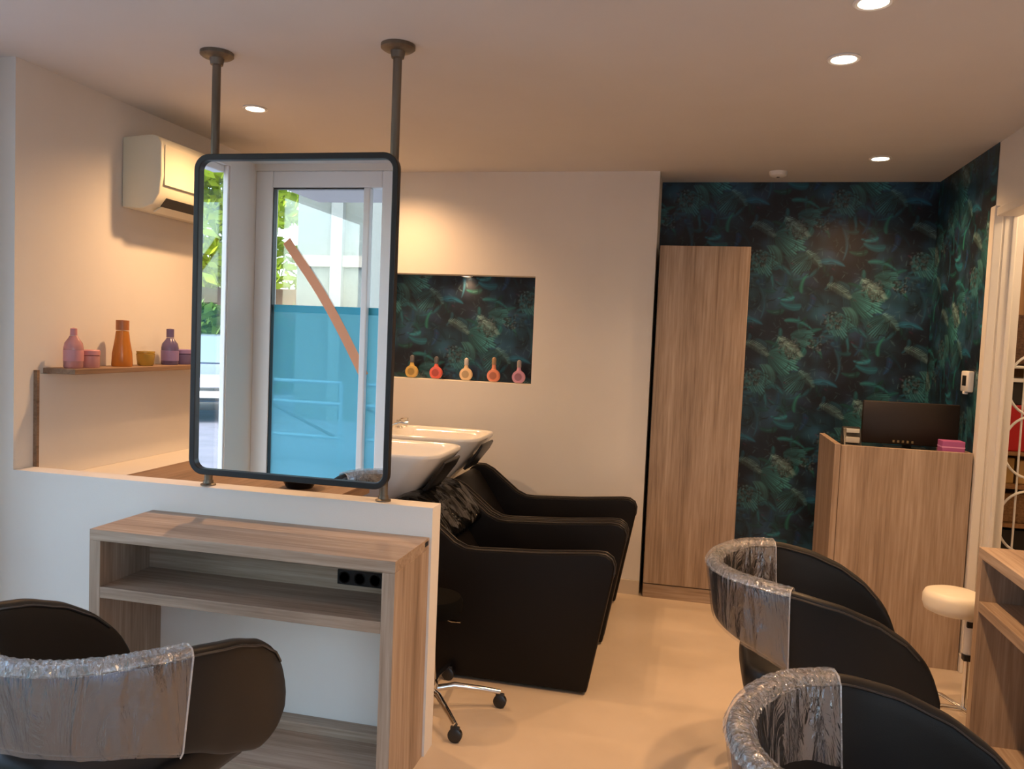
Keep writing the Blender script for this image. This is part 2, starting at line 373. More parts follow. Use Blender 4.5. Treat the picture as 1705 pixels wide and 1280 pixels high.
def curl(x, y, a, s_, col):
    for k in range(9):
        stroke((x+.006*k*math.cos(a+1.57),y+.006*k*math.sin(a+1.57)),(x+.006*k*math.cos(a+1.57)+s_*math.cos(a+.03*k),y+.006*k*math.sin(a+1.57)+s_*math.sin(a+.03*k)),.0032,.0012,np.array(col)*(.35+.9*rs.rand()),.85,curve=s_*.18)
for (x,y,a,s_,c) in ((.20,.10,-1.3,.15,(.012,.06,.062)),(.03,.30,-1.1,.17,(.010,.050,.062)),(.33,.22,2.2,.13,(.014,.06,.055)),(.30,.02,.9,.12,(.01,.035,.06))): twice(curl,x,y,a,s_,c)
twice(fan,.14,.24,-.45,.20,19,(.008,.060,.060),(.05,.19,.165),.70)
twice(fan,.36,.12,-2.3,.15,13,(.006,.040,.048),(.03,.11,.10),.60)
twice(fan,.03,.13,-.9,.17,17,(.007,.050,.058),(.04,.15,.14),.65)
twice(fan,.26,.35,-.2,.15,15,(.006,.045,.050),(.035,.14,.125),.55)
twice(cluster,.27,.26,60,.065); twice(cluster,.05,.08,46,.055); twice(cluster,.42,.30,30,.045)
twice(feather,.20,.33,-.80,.17,17,(.13,.23,.185),.050,.10)
twice(feather,.01,.295,-.28,.15,16,(.11,.20,.165),.036,-.25)
twice(feather,.33,.13,-.62,.12,13,(.06,.14,.12),.032,-.2)
twice(curl,.10,.16,-1.45,.13,(.03,.11,.095))
for k in range(9): twice(lambda x,y: stroke((x,y),(x+.02,y-.012),.004,.001,(.045,.012,.026),.6), rs.rand()*TW, rs.rand()*TH)
def hair(x, y):
    a = rs.rand()*6.28; stroke((x,y),(x+.03*math.cos(a),y+.03*math.sin(a)),.0011,.0005,np.array((.06,.12,.11))*(.3+rs.rand()),.55)
for k in range(110): twice(hair, rs.rand()*TW, rs.rand()*TH)
def dhair(x, y):
    a = rs.rand()*6.28; stroke((x,y),(x+.06*math.cos(a),y+.06*math.sin(a)),.004,.001,(.002,.005,.007),.75,curve=.01)
for k in range(60): twice(dhair, rs.rand()*TW, rs.rand()*TH)
lowf = np.roll(nz[1],(th//2,tw//2),(0,1))*.5+nz[1]*.5; lowf = (lowf-lowf.min())/(lowf.max()-lowf.min())
tile *= (.55+.95*lowf[...,None])
mp_ = bpy.data.materials.new('tropical_wallpaper'); mp_.use_nodes = True
at = N(mp_,'ShaderNodeAttribute'); at.attribute_name = 'pattern'; L(mp_,at.outputs['Color'],bsdf(mp_).inputs['Base Color'])
bsdf(mp_).inputs['Roughness'].default_value = .42; bsdf(mp_).inputs['Specular IOR Level'].default_value = .45
WP_GAIN = 1.85
def paper(name, origin, du, lw, lh, parent, step=.0035, ou=0., ov=0., mirror=1):
    nu, nv = int(lw/step)+1, int(lh/step)+1
    u = np.linspace(0,lw,nu); v = np.linspace(0,lh,nv); U, V = np.meshgrid(u,v)
    P = np.array(origin)[None,None,:]+U[...,None]*np.array(du)[None,None,:]+V[...,None]*np.array((0,0,1.))[None,None,:]
    me = bpy.data.meshes.new(name); n = nu*nv; me.vertices.add(n); me.vertices.foreach_set('co', P.reshape(-1).astype('f4'))
    i = np.arange(nv-1)[:,None]*nu+np.arange(nu-1)[None,:]
    q = np.stack((i,i+1,i+nu+1,i+nu),-1).reshape(-1,4); nf = len(q)
    me.loops.add(nf*4); me.loops.foreach_set('vertex_index', q.reshape(-1).astype('i4'))
    me.polygons.add(nf); me.polygons.foreach_set('loop_start', np.arange(0,nf*4,4,dtype='i4')); me.polygons.foreach_set('loop_total', np.full(nf,4,dtype='i4'))
    me.update(calc_edges=True)
    su = U+ou; sv = V+ov     # the tile itself holds the half-drop
    fx = (su*TR) % tw; fy = (sv*TR) % th; ix = fx.astype(int) % tw; iy = fy.astype(int) % th; ax = (fx-ix)[...,None]; ay = (fy-iy)[...,None]
    c = tile[iy,ix]*(1-ax)*(1-ay)+tile[iy,(ix+1)%tw]*ax*(1-ay)+tile[(iy+1)%th,ix]*(1-ax)*ay+tile[(iy+1)%th,(ix+1)%tw]*ax*ay
    c = np.concatenate((np.clip(c*WP_GAIN*np.array((1.,.96,1.2)),0,1), np.ones(c.shape[:2]+(1,))),-1).reshape(-1)
    ca = me.color_attributes.new('pattern','FLOAT_COLOR','POINT'); ca.data.foreach_set('color', c.astype('f4'))
    me.materials.append(mp_)
    o = bpy.data.objects.new(name, me); C.objects.link(o); o.parent = parent; o['label'] = 'dark teal wallpaper of palm leaves'
    return o
paper('wallpaper', (XN,YB-.003,.0), (1,0,0), XR-XN, H, bpy.data.objects['wall_back'], ou=.36, ov=.20)
paper('wallpaper', (XR-.003,YB,.0), (0,-1,0), YB-4.19, H, bpy.data.objects['wall_right'], ou=.25, ov=.35)
paper('wallpaper', (NX0,YN+.118,NZ0), (1,0,0), NX1-NX0, NZ1-NZ0, bpy.data.objects['wall_niche'], ou=.10, ov=.28)

# ------------------------------------------------------------------ downlights
def downlight(x, y, label, power=55, z=H, r=.042, cone=150, grp='recessed ceiling spotlights'):
    t = thing('ceiling_spotlight', label, 'light', (x,y,z), 0, grp)
    MB().lathe([(r,0),(r+.012,0),(r+.014,-.004),(r+.008,-.008),(r,-.006),(r-.002,0)], n=28).build('trim_ring', m_white, t)
    MB().lathe([(.001,-.002),(r,-.002),(r,-.004),(.001,-.005)], n=28).build('lamp_lens', emis('lamp_glow_%d'%len(bpy.data.materials), (1,.86,.62), 18), t)
    l = bpy.data.lights.new('spot_lamp','SPOT'); l.energy = power; l.color = LAMP_COL; l.spot_size = math.radians(cone); l.spot_blend = 1.; l.shadow_soft_size = .035
    lo = bpy.data.objects.new('spot_lamp', l); C.objects.link(lo); lo.parent = t; lo.location = (0,0,-.02)
    return t
SP = 70
downlight(-2.026,3.391,'lit ceiling spotlight above the white air conditioner at left', SP)
downlight(.441,2.986,'lit ceiling spotlight in the middle of the ceiling, above the salon chairs', SP)
downlight(.873,4.503,'lit ceiling spotlight nearest the leaf-patterned wall, above the reception counter', SP)
downlight(.442,2.518,'lit ceiling spotlight cut by the top edge of the picture', SP)
downlight(-1.78,4.40,'lit ceiling spotlight behind the hanging mirror, above the wash basins', SP*.7)
downlight(.45,1.2,'added ceiling spotlight, unseen behind the picture edge, above the near salon chair', SP*.5)  # out of view, added to help light the interior
downlight(-1.35,1.3,'added unseen ceiling spotlight above the single salon chair at left', SP*.05)  # another unseen lamp added for interior light, kept very weak
downlight(-1.42,YN+.085,'small lit spotlight in the top of the wall niche', 6., z=NZ1, r=.022, cone=150, grp='niche spotlight')
sdm = thing('smoke_detector', 'small flat white smoke detector on ceiling near the leaf wallpaper', 'smoke detector', (.403,4.83,H))
MB().lathe([(.001,-.03),(.03,-.03),(.045,-.022),(.05,-.008),(.05,0),(.001,0)], n=28).build('housing', m_white, sdm)
MB().lathe([(.001,-.032),(.008,-.032),(.01,-.029),(.001,-.029)], n=12).build('indicator', m_blkpl, sdm)
sl = bpy.data.lights.new('storeroom_fill_light','POINT'); sl.energy = 12; sl.color = (1,.7,.42); sl.shadow_soft_size = .08  # added warm light inside the storeroom, no such source is visible
slo = bpy.data.objects.new('storeroom_fill_light', sl); C.objects.link(slo); slo.location = (1.9,3.8,2.35)

# ------------------------------------------------------------------ hanging mirror on poles
mt = thing('hanging_mirror', 'black-framed rounded mirror hung between two bronze poles above the white half wall', 'mirror', (-1.395,2.7,H))
MX, MZ, MW, MHh, MY = -1.395, 1.531, .775, 1.152, 2.615
def loc_(p): return (p[0]-mt.location.x, p[1]-mt.location.y, p[2]-mt.location.z)
b = MB(); R = []
outer = rrect(MW, MHh, .055, 8); inner = rrect(MW-.042, MHh-.042, .036, 8)
secs = [(outer,.0),(outer,-.028),(inner,-.028),(inner,0.)]
rings = [[Vector(loc_((MX+x, MY+d, MZ+z))) for x,z in P_] for P_,d in secs]
b.rings(rings+[rings[0]], cap=False); bmesh.ops.remove_doubles(b.bm, verts=b.bm.verts, dist=1e-5)
fr = b.build('mirror_frame', m_blk, mt)
md = fr.modifiers.new('b','BEVEL'); md.width = .003; md.segments = 2
MB().prism(rrect(MW-.04, MHh-.04, .037, 8), lambda u,v,d: Vector(loc_((MX+u, MY+d, MZ+v))), -.012, -.002).build('mirror_glass', m_mirror, mt, smooth=False)
MB().prism(rrect(MW-.05, MHh-.05, .037, 8), lambda u,v,d: Vector(loc_((MX+u, MY+d, MZ+v))), -.0015, .010).build('back_panel', m_blk, mt, smooth=False)
for x in (-1.774,-1.067):
    MB().tube([loc_((x,2.70,H-.012)), loc_((x,2.70,.905))], .0155, 16).build('pole', m_pole, mt)
    MB().lathe([(.001,0),(.060,0),(.060,-.012),(.052,-.018),(.026,-.022),(.022,-.045),(.0155,-.047),(.001,-.047)], c=loc_((x,2.70,H)), n=28).build('ceiling_flange', m_pole, mt)
    MB().lathe([(.001,.0),(.028,0),(.028,.005),(.019,.009),(.018,.02),(.001,.02)], c=loc_((x,2.70,.894)), n=24).build('foot_flange', m_pole, mt)
    for z in (1.95,1.12):
        MB().box(loc_((x-.012,MY+.008,z-.02)), loc_((x+.012,2.69,z+.02)),.003).build('bracket', m_blk, mt)

# ------------------------------------------------------------------ styling desks
def styling_desk(label, loc, rz, W=1.106, D=.328, HT=.790):
    t = thing('styling_desk', label, 'desk', loc, rz, 'oak styling desks')
    T, S = .038, .043; BP = .255
    for s in (0,1):
        x0 = 0 if s == 0 else W-S
        MB().box((x0,0,0),(x0+S,D,HT-T-.0004),.0012).build('side_panel', m_woodv, t, smooth=False)
    MB().box((0,0,HT-T),(W,D,HT),.0012).build('desk_top', m_woodx, t, smooth=False)
    MB().box((S+.0003,0,.556),(W-S-.0003,D,.594),.0012).build('shelf', m_woodx, t, smooth=False)
    MB().box((S+.0003,BP,.5943),(W-S-.0003,BP+.016,HT-T-.0004)).build('back_panel', m_woodx, t, smooth=False)
    MB().box((S+.0003,.02,0),(W-S-.0003,D,.050),.0012).build('footrest', m_woodx, t, smooth=False)
    MB().box((S+.0003,D-.06,.0502),(W-S-.0003,D,.085),.0012).build('footrest_riser', m_woodx, t, smooth=False)
    so_ = MB().box((W-.306,BP-.008,.615),(W-.135,BP,.667),.002).build('power_outlets', m_blkpl, t, smooth=False); so_['label'] = 'black triple power outlet'
    for k in range(3):
        MB().lathe([(.0215,0),(.0215,-.0015),(.018,-.0015),(.017,0)], c=(W-.279+k*.057,BP-.0082,.641), n=20, axis='Y').build('outlet_socket', m_glossblk, so_)
    MB().box((W-.004,D-.045,HT-.024),(W+.001,D-.012,HT-.008)).build('cable_notch', m_blkpl, t)
    return t
styling_desk('oak styling desk against the white half wall, under the hanging mirror', (-1.978,2.3265,0), 0)
styling_desk('oak styling desk at the right edge of the picture, facing the pair of salon chairs', (1.078,3.31,0), -PI/2)

# ------------------------------------------------------------------ tub styling chairs
def lerp(tab, s):
    if s <= tab[0][0]: return tab[0][1]
    for (a,va),(b_,vb) in zip(tab,tab[1:]):
        if s <= b_: 
            t = (s-a)/(b_-a); t = t*t*(3-2*t)*.35+t*.65; return va+(vb-va)*t
    return tab[-1][1]
ZT = [(0,.800),(.10,.806),(.20,.802),(.30,.782),(.40,.748),(.48,.702),(.54,.645),(.58,.585),(.605,.50)]
ZB = [(0,.600),(.10,.580),(.22,.535),(.35,.470),(.47,.425),(.54,.430),(.58,.450),(.605,.49)]
RB, AL = .285, .285+.32
def plan(a):
    sg = 1 if a >= 0 else -1; a = abs(a); q = RB*PI/2
    if a < q:
        th_ = a/RB; s = RB-RB*math.cos(th_)*1.0; w_ = RB*math.sin(th_); n_ = (-math.cos(th_), math.sin(th_))
    else:
        s = RB+(a-q); w_ = RB+.01*math.sin((a-q)/.32*PI)-.03*((a-q)/.32)**2; n_ = (0,1)
    return s, sg*w_, n_[0], sg*n_[1]
AM = RB*PI/2+.32
def tub_section(a, off=0., zext=None):
    s, w_, nx, ny = plan(a); zt, zb = lerp(ZT,s), lerp(ZB,s); T = .024
    T = .021; hgt = max(zt-zb,.012); P = []
    rt = min(T, hgt/2); zc1, zc0 = zt-rt, zb+rt
    prof = []
    for k in range(5): 
        an = PI*k/4; prof.append((T*math.cos(an), zc1+rt*math.sin(an)))
    m_ = 4
    for k in range(1,m_): prof.append((-T, zc1+(zc0-zc1)*k/m_))
    for k in range(5):
        an = PI+PI*k/4; prof.append((T*math.cos(an), zc0+rt*math.sin(an)))
    for k in range(1,m_): prof.append((T, zc0+(zc1-zc0)*k/m_))
    for (o_, z) in prof:
        lean = .040*(z-.55)/.25*(1 if s < .3 else max(.35,1-(s-.3)*2.5)) 
        d = (o_*(1+off/T) if off else o_)
        zz = z+(off*((z-(zt+zb)/2)/(hgt/2)) if off else 0)
        P.append(Vector((s+nx*(d+lean), w_+ny*(d+lean), zz)))
    return P
def make_chair(label, loc, rz):
    t = thing('salon_chair', label, 'chair', loc, rz, 'black tub salon chairs')
    b = MB(); n = 56
    b.rings([tub_section(-AM+2*AM*k/n) for k in range(n+1)])
    b.build('tub_backrest', m_black, t, angle=70, subsurf=1)
    # piping seam along the rim
    b = MB()
    for q in (0,4):
        b.tube([tub_section(-AM+2*AM*k/80)[q]+Vector((0,0,.004)) for k in range(4,77)], .0032, 6)
    b.build('piping', m_seam, t)
    # seat cushion: rounded D shape
    def seat_ring(z, k):
        P = []
        for (x,y) in rrect(.52*k,.47*k,.13*k,7): P.append(Vector((.325+x, y, z)))
        return P
    b = MB(); b.rings([seat_ring(.395,.90),seat_ring(.40,.96),seat_ring(.43,1.0),seat_ring(.485,1.0),seat_ring(.508,.97),seat_ring(.518,.88),seat_ring(.522,.5),seat_ring(.523,.1)])
    b.build('seat', m_black, t, angle=60, subsurf=1)
    MB().box((.10,-.19,.365),(.54,.19,.397),.012).build('seat_pan', m_blkpl, t)
    MB().lathe([(.001,.36),(.06,.36),(.06,.345),(.032,.335),(.030,.19),(.045,.18),(.048,.05),(.09,.03),(.001,.03)], c=(.32,0,0), n=28).build('hydraulic_column', m_chrome, t)
    MB().lathe([(.001,.034),(.08,.034),(.20,.024),(.275,.014),(.285,.004),(.285,0),(.001,0)], c=(.32,0,0), n=48).build('base_disc', m_chrome, t)
    lv = MB().tube([(.32,-.04,.30),(.34,-.16,.29),(.35,-.25,.27)], .007, 8).build('pump_lever', m_chrome, t)
    MB().tube([(.35,-.245,.2715),(.353,-.29,.262)], .012, 10).build('lever_grip', m_blkpl, lv)
    # clear plastic protector folded over the back
    A0 = .35; b = MB(); cols = []; rnd = random.Random(3)
    nn = 90
    for k in range(nn+1):
        a = -A0+2*A0*k/nn; P = tub_section(a, .0045)
        ring = []
        idx = list(range(12,16))+list(range(0,8)) # outer side, over rim, down inside
        order = [11,12,13,14,15,0,1,2,3,4,5,6,7]
        P2 = [P[i % len(P)] for i in order]
        for j, p in enumerate(P2):
            s_, w__, nx, ny = plan(a)
            wob = .0022*math.sin(a*95+math.sin(a*31+j)*1.7)+(rnd.random()-.5)*.0016
            outw = 1 if j < 6 else -1
            ring.append(p+Vector((nx*outw*abs(wob), ny*outw*abs(wob), wob*.4)))
        cols.append(ring)
    b.rings(cols, cap=False, closed=False)
    o = b.build('plastic_cover', m_plastic, t, angle=180, subsurf=1); o['label'] = 'clear wrinkled plastic cover'
    # crinkled gathered band along the rim of the cover
    b = MB(); cols = []
    for k in range(nn*2+1):
        a = -A0+2*A0*k/(nn*2); P = tub_section(a, .0075); ring = []
        for i in (0,1,2,3,4):
            s_, w__, nx, ny = plan(a); p = P[i]; c_ = Vector((0,0,1)) if i in (1,2,3) else Vector((nx,ny,0))*(1 if i == 0 else -1)
            ring.append(p+c_*(rnd.random()*.004))
        cols.append(ring)
    b.rings(cols, cap=False, closed=False)
    b.build('cover_hem', m_crinkle, o, angle=30)
    for sgn in (-1,1):
        P = tub_section(sgn*A0, .006)
        MB().tube([P[i % len(P)] for i in [11,12,13,14,15,0,1,2,3,4,5,6,7]], .0022, 6).build('cover_seam', m_edge, o)
    return t
ch = make_chair('black tub salon chair wrapped in plastic, alone at lower left before the oak desk', (-1.36,1.372,0), PI/2-math.radians(6))
c1_ = copy_tree(ch); c1_['label'] = 'black tub salon chair at right, farther of the pair, behind the nearer one'; c1_.location = (.135,2.735,0); c1_.rotation_euler = (0,0,0)
c2_ = copy_tree(ch); c2_['label'] = 'black tub salon chair at bottom right, nearer of the pair, cut by picture bottom'; c2_.location = (.155,1.525,0); c2_.rotation_euler = (0,0,0)

# ------------------------------------------------------------------ wash units
def make_wash(label, y0):
    """ faces +X; local y 0..WD """
    WD = .645
    t = thing('backwash_chair', label, 'washing chair', (0,y0,0), 0, 'black backwash chairs')
    f = lambda u,v,d: Vector((u,d,v))
    side = [(-.374,.012),(-1.30,.012),(-1.33,.45),(-1.27,.715),(-1.235,.745),(-1.18,.742),(-1.13,.718),(-.98,.600),(-.93,.578),(-.88,.575),(-.60,.590),(-.36,.612),(-.32,.610),(-.292,.592),(-.280,.562),(-.283,.52)]
    for s in (0,1):
        d0 = 0 if s == 0 else WD-.055
        sp = MB().prism(side, f, d0, d0+.055, .010, 3).build('arm_panel', m_black2, t, angle=35)
        for yy in ((d0+.006),(d0+.049)):
            pts = [Vector((u,yy,v)) for u,v in side[4:]]; 
            MB().tube([p+Vector((.001,0,.001)) for p in pts], .0035, 6).build('piping', m_seam, sp)
    MB().prism([(-.40,.10),(-.40,.33),(-.385,.375),(-.41,.405),(-.45,.41),(-.98,.36),(-.98,.10)], f, .057, WD-.057, .012, 3).build('seat', m_black2, t, angle=35)
    MB().prism([(-.95,.34),(-1.20,.705),(-1.235,.725),(-1.27,.71),(-1.28,.66),(-1.06,.28)], f, .057, WD-.057, .014, 3).build('backrest', m_black2, t, angle=35)
    MB().box((-1.27,.06,.012),(-.42,WD-.06,.10),.01).build('base_frame', m_blkpl, t)
    return t
wash1 = make_wash('black backwash armchair nearest the half wall end, below the glossy covered headrest', 3.322)
make_wash('black backwash armchair by the back wall, its backrest showing above the other', 3.985)
def rr_ring(cx, cy, z, lx, ly, r, tilt=0.):
    return [Vector((x, y, z+tilt*(x-cx))) for x,y in rrect(lx, ly, r, 7, cx, cy)]
def make_basin(label, yc):
    t = thing('wash_basin', label, 'basin', (0,yc,0), 0, 'white backwash basins')
    b = MB()
    def ring(x0, x1, z, ly, r, notch=0.): 
        R = rr_ring((x0+x1)/2, 0, z, x1-x0, ly, min(r,(x1-x0)/2-.001))
        if notch:
            for p in R:
                if p.x > x1-.10: p.z -= notch*max(0,1-(abs(p.y)/.11)**2)
        return R
    b.rings([ring(-1.60,-1.42,.60,.16,.05), ring(-1.63,-1.36,.63,.26,.08), ring(-1.67,-1.25,.75,.40,.11), ring(-1.70,-1.14,.885,.48,.12,.02), ring(-1.71,-1.095,.945,.50,.12,.045), ring(-1.705,-1.10,.957,.485,.115,.045),
             ring(-1.685,-1.125,.950,.445,.10,.040), ring(-1.67,-1.15,.90,.41,.10,.01), ring(-1.63,-1.25,.82,.33,.10), ring(-1.55,-1.33,.795,.16,.06)])
    b.build('bowl', m_ceramic, t, angle=60, subsurf=1)
    MB().prism([(-1.20,.775),(-1.125,.875),(-1.105,.915),(-1.113,.925),(-1.138,.885),(-1.215,.783)], lambda u,v,d: Vector((u+.012,d,v-.006)), -.12,.12,.004).build('neck_rest', m_blkpl, t)
    tp = MB().lathe([(.001,0),(.024,0),(.024,.008),(.018,.012),(.017,.045),(.012,.05),(.001,.05)], c=(-1.645,.06,.952), n=20).build('tap', m_chrome, t)
    MB().tube([(-1.645,.06,.995),(-1.62,.05,1.01),(-1.585,.04,1.012)], .007, 8).build('tap_lever', m_chrome, tp)
    sh = MB().tube([(-1.64,-.07,.955),(-1.63,-.07,.985),(-1.59,-.06,1.0),(-1.55,-.05,.995)], [.011,.011,.011,.020], 12).build('shower_head', m_chrome, t)
    MB().tube([(-1.64,-.07,.955),(-1.66,-.075,.94)], .007, 8).build('hose', m_chrome, sh)
    MB().lathe([(.001,.60),(.10,.60),(.10,.55),(.085,.30),(.11,.02),(.12,0),(.001,0)], c=(-1.51,0,0), n=28).build('pedestal', m_blkpl, t)
    return t
make_basin('white backwash basin nearer the mirror, tipped toward the first black armchair', 3.645)
make_basin('white backwash basin farther back, beside the back wall', 4.308)
# glossy black headrest cover on the nearer unit
b = MB(); rnd = random.Random(9); R = []
for k in range(25):
    y = .04+.58*k/24; ring = []
    for j, (u,v) in enumerate([(-1.02,.60),(-1.06,.665),(-1.11,.72),(-1.16,.765),(-1.22,.785),(-1.29,.775),(-1.33,.74),(-1.325,.70),(-1.29,.745),(-1.22,.758),(-1.165,.738),(-1.10,.66),(-1.045,.575)]):
        q = .007*math.sin(y*37+j*1.3)+.006*math.sin(y*71+j*2.9)+(rnd.random()-.5)*.014
        ring.append(Vector((u+.4*q+.02, y, v-.012+abs(q)*.9)))
    R.append(ring)
b.rings(R); hc = b.build('headrest_cover', m_crumple, wash1, angle=80, subsurf=1); hc['label'] = 'crumpled glossy black plastic cover'
# piped ledge, wooden top
sbox('trim_3', m_wall, ((XL,YP+.09,0),(-2.30,YN,.84)))
wc = thing('wooden_counter', 'dark wooden counter behind the half wall, seen under the mirror', 'counter', (-2.0,3.8,0))
MB().box((-.29,-1.05,.815),(.20,.99,.86)).box((.2001,-1.05,.815),(.68,-.62,.86)).build('counter_top', m_woodshelf, wc, smooth=False)
MB().box((-.27,-1.03,0),(.17,.97,.815)).box((.17,-1.03,0),(.65,-.65,.815)).build('cabinet', m_woodv, wc, smooth=False)
tb = thing('tint_bowl', 'black round bowl lying on the dark wooden counter, below the mirror', 'bowl', (-1.53,2.96,.861))
MB().lathe([(.001,.004),(.045,.004),(.075,.05),(.080,.058),(.084,.056),(.052,0),(.001,0)], n=32).build('bowl', m_glossblk, tb)
MB().lathe([(.079,.054),(.087,.058),(.087,.064),(.079,.062)], n=32).build('bowl_rim', mat('brown_rim',(.16,.08,.035),.4), tb)

# ------------------------------------------------------------------ rolling stool at the end of the half wall
def caster(parent, x, y):
    c = MB().lathe([(.001,-.010),(.020,-.010),(.027,-.006),(.027,.006),(.020,.010),(.001,.010)], c=(x,y,.027), n=20, axis='Y')
    c.lathe([(.001,-.018),(.02,-.018),(.026,-.013),(.001,-.0125)], c=(x,y,.027), n=20, axis='Y').box((x-.018,y-.006,.035),(x+.018,y+.006,.062),.004)
    return c.build('caster', m_blkpl, parent)
def star_base(t, R_, zhub, a0, n=5):
    for k in range(n):
        a = a0+2*PI*k/n; cx, cy = math.cos(a), math.sin(a)
        leg = MB().tube([(cx*.02,cy*.02,zhub),(cx*R_*.35,cy*R_*.35,zhub+.012),(cx*R_*.75,cy*R_*.75,zhub-.005),(cx*R_,cy*R_,.066)], [.013,.0125,.011,.010], 10).build('leg', m_chrome, t)
        caster(leg, cx*R_, cy*R_)
    MB().lathe([(.001,zhub-.03),(.03,zhub-.03),(.034,zhub+.02),(.026,zhub+.04),(.001,zhub+.04)], n=24).build('hub', m_chrome, t)
m_stoolseat = mat('matt_black_cloth', (.004,.0035,.003), .9, spec=.08)
st = thing('rolling_stool', 'chrome five-leg rolling stool with black casters, beside the half wall end', 'stool', (-.965,3.01,0))
star_base(st, .285, .085, math.radians(-52))
MB().tube([(0,0,.11),(0,0,.40)], [.025,.018], 16).build('gas_column', m_chrome, st)
MB().lathe([(.001,.395),(.11,.395),(.118,.41),(.12,.445),(.11,.462),(.05,.468),(.001,.468)], n=40).build('seat', m_stoolseat, st)
MB().tube([(.02,-.0,.385),(.09,-.03,.38),(.13,-.04,.385)], .005, 8).build('lever', m_chrome, st)

# white stool beside right desk
ws = thing('white_stool', 'round white padded stool on slim pole, behind the right oak desk', 'stool', (1.085,3.57,0))
MB().lathe([(.001,.452),(.085,.452),(.108,.462),(.116,.485),(.116,.515),(.108,.533),(.085,.541),(.001,.545)], n=48).build('seat', mat('white_vinyl',(.80,.74,.62),.4), ws, angle=60)
cl = MB().tube([(.065,0,.03),(.065,0,.455)], [.012,.012], 14).build('pole', m_chrome, ws)
MB().tube([(.065,0,.28),(.065,0,.455)], .019, 14).build('pole_sleeve', mat('white_sleeve',(.78,.74,.68),.4), ws)
MB().box((.05,-.022,.40),(.085,.0,.425),.003).build('height_knob', m_blkpl, ws)
MB().box((.045,-.024,.262),(.088,.010,.288),.003).build('collar', m_blkpl, ws)
for k in range(5):
    a = math.radians(200+72*k); cx, cy = .065+math.cos(a)*.20, math.sin(a)*.20
    lg = MB().tube([(.065,0,.055),(.065+math.cos(a)*.1,math.sin(a)*.1,.07),(cx,cy,.058)], [.012,.011,.009], 10).build('leg', m_chrome, ws)
    caster(lg, cx, cy)

# ------------------------------------------------------------------ tall cabinet, reception counter
cb = thing('tall_cabinet', 'tall narrow oak cabinet standing against the leaf-patterned wall', 'cabinet', (.02,4.94,0))
x0, x1 = -.232-.02, .277-.02
MB().box((x0,-.158,.0),(x1,.185,2.071),.002).build('carcass', m_woodv, cb, smooth=False)
MB().box((x0+.003,-.176,.086),(x1-.003,-.160,2.069),.0015).build('door', m_woodv, cb, smooth=False)
MB().box((x0+.003,-.174,.0),(x1-.003,-.159,.080),.0015).build('plinth', m_woodx, cb, smooth=False)
rc = thing('reception_counter', 'oak reception counter with a raised front, in front of the leaf wallpaper', 'counter', (.99,4.4,0))
a0, a1 = .687-.99, 1.300-.99
fy, by = 4.157-4.4, 4.66-4.4
MB().box((a0+.03,fy,0),(a1,fy+.025,1.046),.0015).build('front_panel', m_woodv, rc, smooth=False)
MB().box((a0,fy+.004,0),(a0+.0285,by,1.050),.0015).build('side_panel', m_woodv, rc, smooth=False)
MB().box((a1-.025,fy+.026,0),(a1,by,1.046),.0015).build('side_panel', m_woodv, rc, smooth=False)
MB().box((a0+.029,fy+.026,.985),(a1-.026,by,1.012),.0015).build('worktop', m_glossblk, rc, smooth=False)
t = thing('card_terminal', 'small black and grey card terminal on the reception counter, left end', 'card terminal', (.775,4.245,1.012))
MB().prism([(-.045,0),(-.05,.02),(.0,.11),(.03,.118),(.05,.10),(.045,0)], lambda u,v,d: Vector((d,u,v)), -.042,.042,.004).build('body', m_blkpl, t)
MB().box((-.03,-.036,.092),(.03,-.028,.112),.002).build('screen', mat('pale_screen',(.55,.55,.5),.2), t)
MB().box((-.034,-.052,.045),(.03,-.040,.072),.002).build('keypad', mat('grey_keys',(.45,.42,.36),.4), t)
t = thing('monitor', 'dark computer monitor seen from behind on the reception counter', 'monitor', (1.075,4.40,1.012))
MB().box((-.225,-.012,.03),(.225,.022,.245),.006).build('display_housing', mat('dark_brown_plastic',(.020,.011,.007),.45), t)
MB().box((-.10,-.02,.0),(.10,.10,.012),.004).box((-.02,.0225,.01),(.02,.05,.12),.003).build('stand', m_blkpl, t)
b = MB()
for k in range(5): b.box((-.078+k*.022,-.0135,.040),(-.068+k*.022,-.0125,.052))
b.build('maker_mark', mat('dull_gold',(.25,.18,.08),.4), t, smooth=False)
t = thing('pink_box', 'small pink box at the right end of the reception counter', 'box', (1.225,4.235,1.012))
MB().box((-.050,-.04,0),(.050,.04,.082),.003).build('carton', mat('pink_card',(.42,.10,.28),.5), t, smooth=False)
MB().box((-.0505,-.0405,.050),(.0505,.0405,.056)).build('band', mat('pale_pink_card',(.75,.35,.58),.5), t, smooth=False)
th_ = thing('thermostat', 'small white thermostat on the leaf wallpaper by the opening', 'thermostat', (XR-.003,4.352,1.378))
MB().box((-.028,-.055,-.050),(0,.055,.052),.006).build('housing', m_white, th_)
MB().box((-.0295,-.028,-.020),(-.0275,.028,.030),.001).build('display', m_blkpl, th_)
MB().box((-.03,-.012,-.062),(-.01,.014,-.048),.003).build('dial', m_white, th_)

